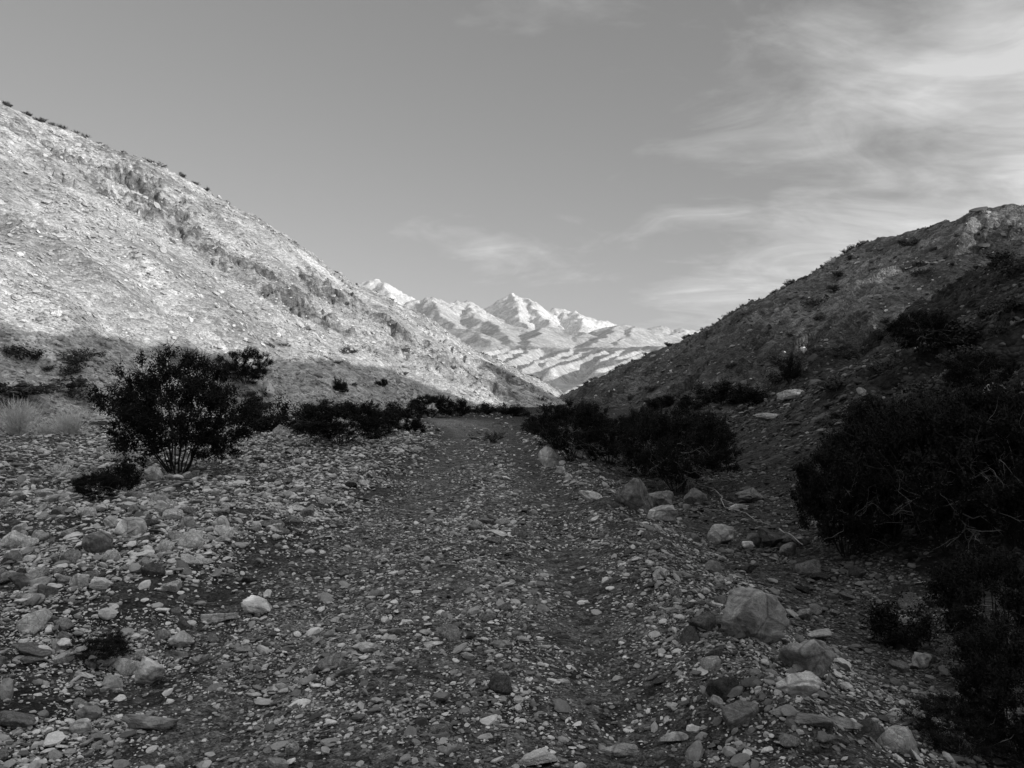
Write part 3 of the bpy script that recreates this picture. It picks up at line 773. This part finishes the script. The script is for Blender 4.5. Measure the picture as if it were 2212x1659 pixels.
def crown(seed, clumps=120, arms=14, gap=.3, low=.08):
    """open vase of arched stems that carry leaf clumps over a rounded, uneven crown"""
    r = np.random.default_rng(seed); C = []
    while len(C) < clumps:
        p = r.normal(size=3); p /= np.linalg.norm(p); rad = r.uniform(.25, 1)**.5
        q = np.array([p[0]*.5, p[1]*.5, .52+p[2]*.48])*1.0
        q = np.array([0, 0, .5])+(q-np.array([0, 0, .5]))*rad
        lump = 1+.30*float(pn(np.array([math.atan2(p[1], p[0])*1.3+seed]), np.array([p[2]*2.2]), 5)[0])
        q[:2] *= lump; q[2] *= .85+.15*lump
        if q[2] < low+.30*max(0, .33-math.hypot(q[0], q[1])): continue
        if float(pn(np.array([q[0]*4.2+seed]), np.array([q[2]*4.2+q[1]*2]), 8)[0]) < -gap+.0: continue
        C.append(q)
    C = np.array(C); segs = []; nodes = []
    def arc(a, b, rad, n, bow):
        m = (a+b)/2+np.array([(b-a)[0]*bow, (b-a)[1]*bow, -abs(bow)*.15]); pr = a
        for i in range(1, n+1):
            t = i/n; p = (1-t)**2*a+2*t*(1-t)*m+t*t*b+(r.normal(0, .008, 3) if i < n else 0)
            segs.append((*pr, rad*(1-.65*(i-1)/n), *p, rad*(1-.65*i/n))); nodes.append((p, rad*(1-.65*t))); pr = p
    order = np.argsort(-np.linalg.norm(C-np.array([0, 0, .3]), axis=1)); az = np.arctan2(C[:, 1], C[:, 0]); used = []
    for k in range(arms):
        tgt = -math.pi+2*math.pi*(k+.5)/arms
        c = [i for i in order if abs((az[i]-tgt+math.pi) % (2*math.pi)-math.pi) < .5 and i not in used]
        if not c: continue
        i = c[int(r.integers(0, min(4, len(c))))]; used.append(i)
        b0 = np.array([math.cos(tgt)*.035, math.sin(tgt)*.035, -.03]); arc(b0, C[i], .0085*r.uniform(.7, 1.15), 8, r.uniform(-.25, .3))
    for i in range(len(C)):
        if i in used: continue
        P_ = np.array([n_[0] for n_ in nodes]); dd = np.linalg.norm(P_-C[i], axis=1)+np.where(P_[:, 2] > C[i][2]+.05, .3, 0)+np.where(P_[:, 2] < .12, .2, 0)
        j = int(np.argmin(dd)); arc(P_[j].copy(), C[i], max(.003, nodes[j][1]*.6), 4, r.uniform(-.2, .2))
    T = []
    for q in C:
        out = q-np.array([0, 0, .15]); out /= np.linalg.norm(out)
        for _ in range(7):
            d = out*.7+r.normal(0, .6, 3)+np.array([0, 0, .3]); d /= np.linalg.norm(d); L = r.uniform(.05, .125)
            segs.append((*q, .0022, *(q+d*L), .001))
            for t in (.3, .55, .8, 1.0): T.append(q+d*L*t+r.normal(0, .006, 3))
    return np.array(segs), np.array(T)
def make_shrub(name, seed, nleaf, lsize, stems=13, spread=1.0, depth=3, m='leaf', gap=.35, puff=.035, dead=0, flop=0.):
    segs, T = crown(seed, stems, depth, gap) if stems > 40 else grow(seed, stems, spread, depth, gap, flop)
    top = np.percentile(T[:, 2], 99.5)+.01; wid = (np.percentile(T[:, 0], 97)-np.percentile(T[:, 0], 3))
    sc = np.array([1/wid, 1/wid, 1/top])
    segs[:, 0:3] *= sc; segs[:, 4:7] *= sc; T = T*sc
    root = bpy.data.objects.new(name, None)
    a = tubes('stems', segs[segs[:, 3] > (.0016 if nleaf > 8000 else .003)], M['stem'], root, False, 4 if nleaf > 8000 else 3)
    q = rng.integers(0, len(T), nleaf)
    sd_ = T*(1, 1, .55)+np.array([0, 0, .45])+rng.normal(0, .35, T.shape); sd_ /= np.linalg.norm(sd_, axis=1)[:, None]
    C = T[q]*.97+sd_[q]*rng.uniform(-.6, 1, nleaf)[:, None]*puff*1.5+rng.normal(0, puff*.32, (nleaf, 3)); C[:, 2] = np.abs(C[:, 2])*.95
    b = leafmesh('foliage', C, lsize, M[m], root, False)
    ch = [a, b]
    if dead:
        ds = []
        r = np.random.default_rng(seed+9)
        for k in range(dead):
            az = r.uniform(-3.0, .0)      # leafless arms stick out towards the open track
            p = np.array([math.cos(az)*.18, math.sin(az)*.18, r.uniform(.1, .6)]); d = np.array([math.cos(az), math.sin(az)*1.2, r.uniform(-.25, .5)]); d /= np.linalg.norm(d)
            def arm(p, d, L, rad, lev):
                for i in range(5):
                    q = p+d*L/5; ds.append((*p, rad, *q, rad*.8)); p = q; rad *= .8
                    d = d+r.normal(0, .28, 3); d /= np.linalg.norm(d)
                    if lev < 2 and r.random() < .6: e = d+r.normal(0, .6, 3); e /= np.linalg.norm(e); arm(p.copy(), e, L*.5, rad*.75, lev+1)
            arm(p, d, r.uniform(.3, .5), .0055, 0)
        ch.append(tubes('dead_branch', ds, M['dead'], root, False, 4))
    return root, ch
def put_shrub(proto, loc, w_, h_, yaw, label, cat='bush', group=None, name=None):
    root, ch = proto
    o = root.copy(); COL.objects.link(o); o.location = loc; o.scale = (w_, w_, h_); o.rotation_euler = (0, 0, yaw)
    for c in ch:
        d = c.copy(); COL.objects.link(d); d.parent = o
    return tag(o, label, cat, group)
SEMI = 5
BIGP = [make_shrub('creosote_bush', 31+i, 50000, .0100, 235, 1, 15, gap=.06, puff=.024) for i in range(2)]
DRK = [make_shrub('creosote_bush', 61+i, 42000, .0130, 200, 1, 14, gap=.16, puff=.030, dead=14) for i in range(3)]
MID = [make_shrub('desert_shrub', 81+i, 8000, .030, 11, 1.05, 2, gap=.5, puff=.09) for i in range(4)]
LIL = [make_shrub('hillside_shrub', 101+i, 900, .07, 7, 1.1, 1, m='leafhill', gap=.9, puff=.17) for i in range(4)]
LOW = [make_shrub('grey_shrub', 121+i, 1500, .055, 9, 1.2, 1, m='leafgrey', gap=.9, puff=.09) for i in range(2)]

def shrub_at(u, v, w_, h_, proto, label, cat='bush', group=None, dy=.42, yaw=None, sink=0):
    x, y, z = hit(u, v)
    W = w_*y/F; H = h_*y/F
    y2 = y+W*dy
    x2 = x*y2/y; z2 = float(gz(x2, y2)[0])
    return put_shrub(proto, (x2, y2, z2-sink), W, H, rng.uniform(-.6, .6) if yaw is None else yaw, label, cat, group)
G1 = 'creosote bushes along the wash'
for a in [
 (384, 1038, 300, 300, BIGP[0], 'big open creosote bush standing alone left of the track'),
 (530, 852, 92, 84, BIGP[1], 'upright bush on the left slope at the shadow line, behind the big bush'),
 (560, 935, 90, 90, MID[0], 'thin bush on the far right side of the big left bush'),
 (212, 1085, 92, 62, DRK[2], 'low black bush in front of the big left bush'),
 (262, 1070, 66, 80, MID[1], 'small dark bush touching the low black bush'),
 (735, 968, 165, 105, DRK[0], 'dense black bush, widest of the left row beyond the big bush'),
 (672, 938, 80, 62, MID[2], 'dark bush at the left end of the row beyond the big bush'),
 (822, 945, 82, 62, DRK[1], 'dark bush between the dense wide one and the small rounded one'),
 (895, 936, 42, 44, MID[3], 'small rounded black bush at the end of the left row'),
 (862, 905, 62, 46, MID[0], 'dark bush behind the left row at the foot of the slope'),
 (930, 902, 84, 52, DRK[2], 'dark bush where the track bends, left of the sandy patch'),
 (985, 900, 60, 40, MID[1], 'bush on the far edge of the sandy patch, its left end'),
 (1048, 896, 54, 26, MID[2], 'low bush behind the middle of the sandy patch'),
 (1110, 900, 62, 30, MID[3], 'low bush at the right end behind the sandy patch'),
 (1068, 957, 36, 26, LOW[0], 'little grey shrub growing at the track edge before the sandy patch'),
 (45, 892, 120, 40, LOW[0], 'dark scrub patch behind the pale brush at the left edge'),
 (150, 876, 90, 36, LOW[1], 'dark scrub patch between the pale brush and the big left bush'),
 (162, 806, 52, 34, LOW[0], 'round grey shrub on the shaded foot of the left slope'),
 (735, 852, 34, 34, MID[3], 'small dark bush on the shadow line of the left slope'),
 (826, 842, 20, 18, MID[1], 'tiny dark bush right of the one on the shadow line'),
 (1172, 948, 56, 60, MID[1], 'dark bush at the left end of the right row, nearest the sandy patch'),
 (1235, 1003, 140, 142, DRK[0], 'big black bush behind the rounded pale boulder'),
 (1318, 1012, 130, 118, DRK[1], 'big black bush right of the one behind the rounded boulder'),
 (1400, 1035, 120, 158, DRK[2], 'black bush above the large lumpy boulder'),
 (1466, 1072, 180, 196, DRK[0], 'widest black bush of the right row, over the dark round rock'),
 (1530, 1020, 100, 120, DRK[1], 'dark bush at the right end of the right row by the bank'),
 (1560, 893, 96, 50, MID[2], 'dark bush on the far brow of the right bank'),
 (1625, 880, 76, 46, MID[3], 'dark bush beside the flat pale outcrop slab'),
 (1490, 890, 70, 40, MID[0], 'dark bush at the foot of the right hill beyond the row'),
 (1430, 885, 60, 30, MID[1], 'low dark bush at the far foot of the right hill'),
 (1706, 832, 36, 58, MID[2], 'narrow dark bush standing over the long ledge rock'),
 (1990, 830, 120, 95, DRK[2], 'dark bush high on the right bank'),
 (2120, 870, 130, 110, DRK[1], 'dark bush on the right bank near the right edge'),
 (1828, 1218, 200, 262, DRK[1], 'tall black bush at the near left end of the right thicket'),
 (1925, 1190, 250, 330, DRK[2], 'tall black bush in the middle of the right thicket'),
 (2060, 1240, 300, 380, DRK[0], 'tallest black bush of the right thicket'),
 (2200, 1230, 280, 400, DRK[1], 'tall black bush cut by the right edge of the picture'),
 (2085, 1080, 200, 220, DRK[0], 'black bush behind the tallest one of the right thicket'),
 (1905, 1000, 150, 130, DRK[0], 'dark bush on the bank slope left behind the thicket'),
 (1925, 1400, 110, 105, MID[0], 'little black bush in front of the thicket'),
 (2160, 1500, 260, 300, DRK[2], 'near black bush at the right edge below the thicket'),
 (2215, 1690, 260, 330, DRK[1], 'nearest black bush in the lower right corner'),
 (2060, 1640, 150, 120, DRK[0], 'low black bush left of the nearest corner bush'),
]:
    shrub_at(*a[:5], a[5], 'bush', G1, .8 if a[0] in (1235, 1318, 1172) else .42)
G2 = 'small shrubs dotted over the hills'
def dot(u, v, w_, h_, label, group, protos=LIL):
    x, y, z = hit(u, v, 260)
    put_shrub(protos[int(rng.integers(len(protos)))], (x, y, z-.03), w_*y/F, h_*y/F, rng.uniform(0, 6.28), label, 'shrub', group)
def on_ridge(poly, t, off):
    pts = np.array(poly); L = np.r_[0, np.cumsum(np.hypot(*(np.diff(pts[:, :2], axis=0).T)))]
    s = t*L[-1]; x = np.interp(s, L, pts[:, 0]); y = np.interp(s, L, pts[:, 1])
    return x+off[0], y+off[1]
k = 0
for i in range(120):
    d_ = LR[2:15]; t = rng.uniform(0, 1)**1.3
    x, y = on_ridge(d_, t, rng.normal(0, .5, 2)+(.3, -.2)); s = rng.uniform(.4, .85)
    put_shrub(LIL[i % 4], (x, y, float(gz(x, y)[0])-.05), s*1.3, s*.85, rng.uniform(0, 6), 'low dark shrub in the line along the crest of the left hill', 'shrub', 'shrubs along the left crest')
for i in range(80):
    t = rng.uniform(.12, 1)
    x, y = on_ridge(RR[3:16], t, rng.normal(0, .6, 2)+(-.3, -.2)); s = rng.uniform(.4, .95)
    put_shrub(LIL[i % 4], (x, y, float(gz(x, y)[0])-.05), s*1.2, s*.9, rng.uniform(0, 6), 'low dark shrub in the line along the crest of the right hill', 'shrub', 'shrubs along the right crest')
n = 0
while n < 42:
    u = rng.uniform(1260, 2212); v = rng.uniform(500, 870)
    x, y, z = hit(u, v, 260)
    if y > 250 or z < .5: continue
    s = rng.uniform(.4, 1.15)*(1.0 if y > 50 else .6)
    put_shrub(LIL[n % 4], (x, y, z-.05), s*1.25, s*.8, rng.uniform(0, 6), 'dark shrub dotted over the face of the shaded right hill', 'shrub', 'shrubs on the right hillside'); n += 1
n = 0
while n < 26:
    u = rng.uniform(0, 1180); v = rng.uniform(745, 885)
    x, y, z = hit(u, v, 260)
    if z < .4 or z > 9: continue
    s = rng.uniform(.4, .9)
    put_shrub(LIL[n % 4], (x, y, z-.03), s*1.3, s*.7, rng.uniform(0, 6), 'small dark shrub at the shaded foot of the left hill', 'shrub', 'shrubs at the left hill foot'); n += 1

# pale dry brush: dense upright blades
def brush(u, v, w_, h_, label, n=1500):
    x, y, z = hit(u, v); W = w_*y/F; H = h_*y/F
    root = bpy.data.objects.new('dry_brush', None); COL.objects.link(root); root.location = (x, y+W*.3, float(gz(x, y+W*.3)[0]))
    segs = []
    for i in range(n//6):
        az = rng.uniform(0, 6.28); inc = abs(rng.normal(0, .55)); L = H*rng.uniform(.6, 1.1); p = np.array([math.cos(az), math.sin(az), 0])*rng.uniform(0, .2)*W
        p[2] = -.02
        d = np.array([math.cos(az)*math.sin(inc)*min(2.0, W/H*.7), math.sin(az)*math.sin(inc), math.cos(inc)])
        for k in range(3):
            q = p+d*L/3; segs.append((*p, .008-.0015*k, *q, .007-.0015*k)); p = q; d = d+rng.normal(0, .12, 3)
            for _ in range(2):
                e = d+rng.normal(0, .25, 3); segs.append((*p, .006, *(p+e*L*.22), .002))
    tubes('blades', segs, M['straw'], root, True, 3)
    return tag(root, label, 'dry brush', 'pale dry brush on the left')
brush(24, 940, 70, 64, 'pale feathery brush clump at the left edge', 1900)
brush(140, 940, 62, 46, 'pale rounded brush clump between the left edge one and the big bush', 1700)
brush(88, 944, 46, 28, 'low pale brush tuft in the gap between the two bigger pale clumps', 900)
brush(128, 1028, 46, 22, 'small pale grass tuft on the cobbles below the brush clumps', 500)
brush(250, 1000, 66, 30, 'pale brush tuft half hidden by the left foot of the big bush', 700)

# fallen sticks
def stick(name, pix, rad, label, forks=0, lift=.05, seed=0, m='dead'):
    r = np.random.default_rng(seed)
    Pn = []
    for (u, v) in pix:
        x, y, z = hit(u, v); Pn.append(np.array([x, y, z+lift]))
    o0 = Pn[0].copy(); segs = []
    fine = []
    for a, b in zip(Pn[:-1], Pn[1:]):
        for t in np.linspace(0, 1, 4)[:-1]: fine.append(a+(b-a)*t)
    fine.append(Pn[-1]); L = np.linalg.norm(Pn[-1]-Pn[0])
    fine = [p-o0+(r.normal(0, .006*L+.002, 3) if 0 < i < len(fine)-1 else 0) for i, p in enumerate(fine)]
    n_ = len(fine)
    for i in range(n_-1):
        segs.append((*fine[i], rad*(1-.7*i/n_), *fine[i+1], rad*(1-.7*(i+1)/n_)))
    for k in range(forks):
        i = int(r.integers(1, n_-1)); p = fine[i].copy(); d = (fine[i]-fine[i-1]); d /= np.linalg.norm(d); d = d+r.normal(0, .5, 3)*(1, 1, .35)
        rr_ = rad*(1-.7*i/n_)*.6
        for s_ in range(5):
            q = p+d*L*.06; segs.append((*p, rr_, *q, rr_*.8)); p = q; rr_ *= .8; d = d+r.normal(0, .22, 3)*(1, 1, .4)
    o = tubes(name, segs, M[m], None, True, 6); o.location = o0
    return tag(o, label, 'branch', 'dead branches on the ground')
stick('fallen_branch', [(425, 1044), (370, 1058), (310, 1072), (272, 1076)], .022, 'long grey dead branch lying below the big left bush', 7, .05, 1)
stick('fallen_branch', [(385, 1052), (345, 1050), (300, 1062)], .015, 'shorter grey dead branch beside the long one under the big bush', 5, .08, 2)
stick('fallen_branch', [(352, 1048), (330, 1030), (310, 1005)], .012, 'thin dead branch propped on the boulder behind the big bush', 3, .10, 3)
stick('fallen_branch', [(156, 1428), (190, 1403), (222, 1372)], .006, 'pale bare twig lying over the dead black bush among cobbles', 2, .06, 4)
stick('fallen_branch', [(1500, 1051), (1545, 1072), (1572, 1103), (1628, 1130), (1666, 1152)], .010, 'long pale stick crossing the channel from the right row of bushes', 2, .10, 5)
stick('fallen_branch', [(1682, 1160), (1712, 1178), (1733, 1195)], .012, 'straight pale stick end in front of the black thicket', 0, .10, 6)
shrub_at(228, 1432, 92, 52, DRK[0], 'dead looking black bush low among the left cobbles', 'bush', G1, .2)

# thin valley air
hv = [(-5200, -220, -32), (5200, -220, -32), (5200, 8200, -32), (-5200, 8200, -32)]
top_ = 1150
hz = newmesh('haze', np.array(hv+[(a, b, top_) for a, b, c in hv], float), np.array([[0, 3, 2, 1], [4, 5, 6, 7], [0, 1, 5, 4], [1, 2, 6, 5], [2, 3, 7, 6], [3, 0, 4, 7]]), None)
hm = bpy.data.materials.new('haze'); hm.use_nodes = True; hn = hm.node_tree; hn.nodes.clear()
pv = hn.nodes.new('ShaderNodeVolumePrincipled'); pv.inputs['Color'].default_value = (.95, .95, .95, 1); pv.inputs['Density'].default_value = 1.2e-5; pv.inputs['Anisotropy'].default_value = .2
hn.links.new(pv.outputs[0], hn.nodes.new('ShaderNodeOutputMaterial').inputs['Volume'])
hz.data.materials.append(hm); tag(hz, kind='stuff')
zmin = min(min(c[2] for c in o.bound_box) for o in TER.values()); zmax = max(max(c[2] for c in o.bound_box) for o in TER.values())
print('terrain z', zmin, zmax)
scene.cycles.volume_bounces = 0
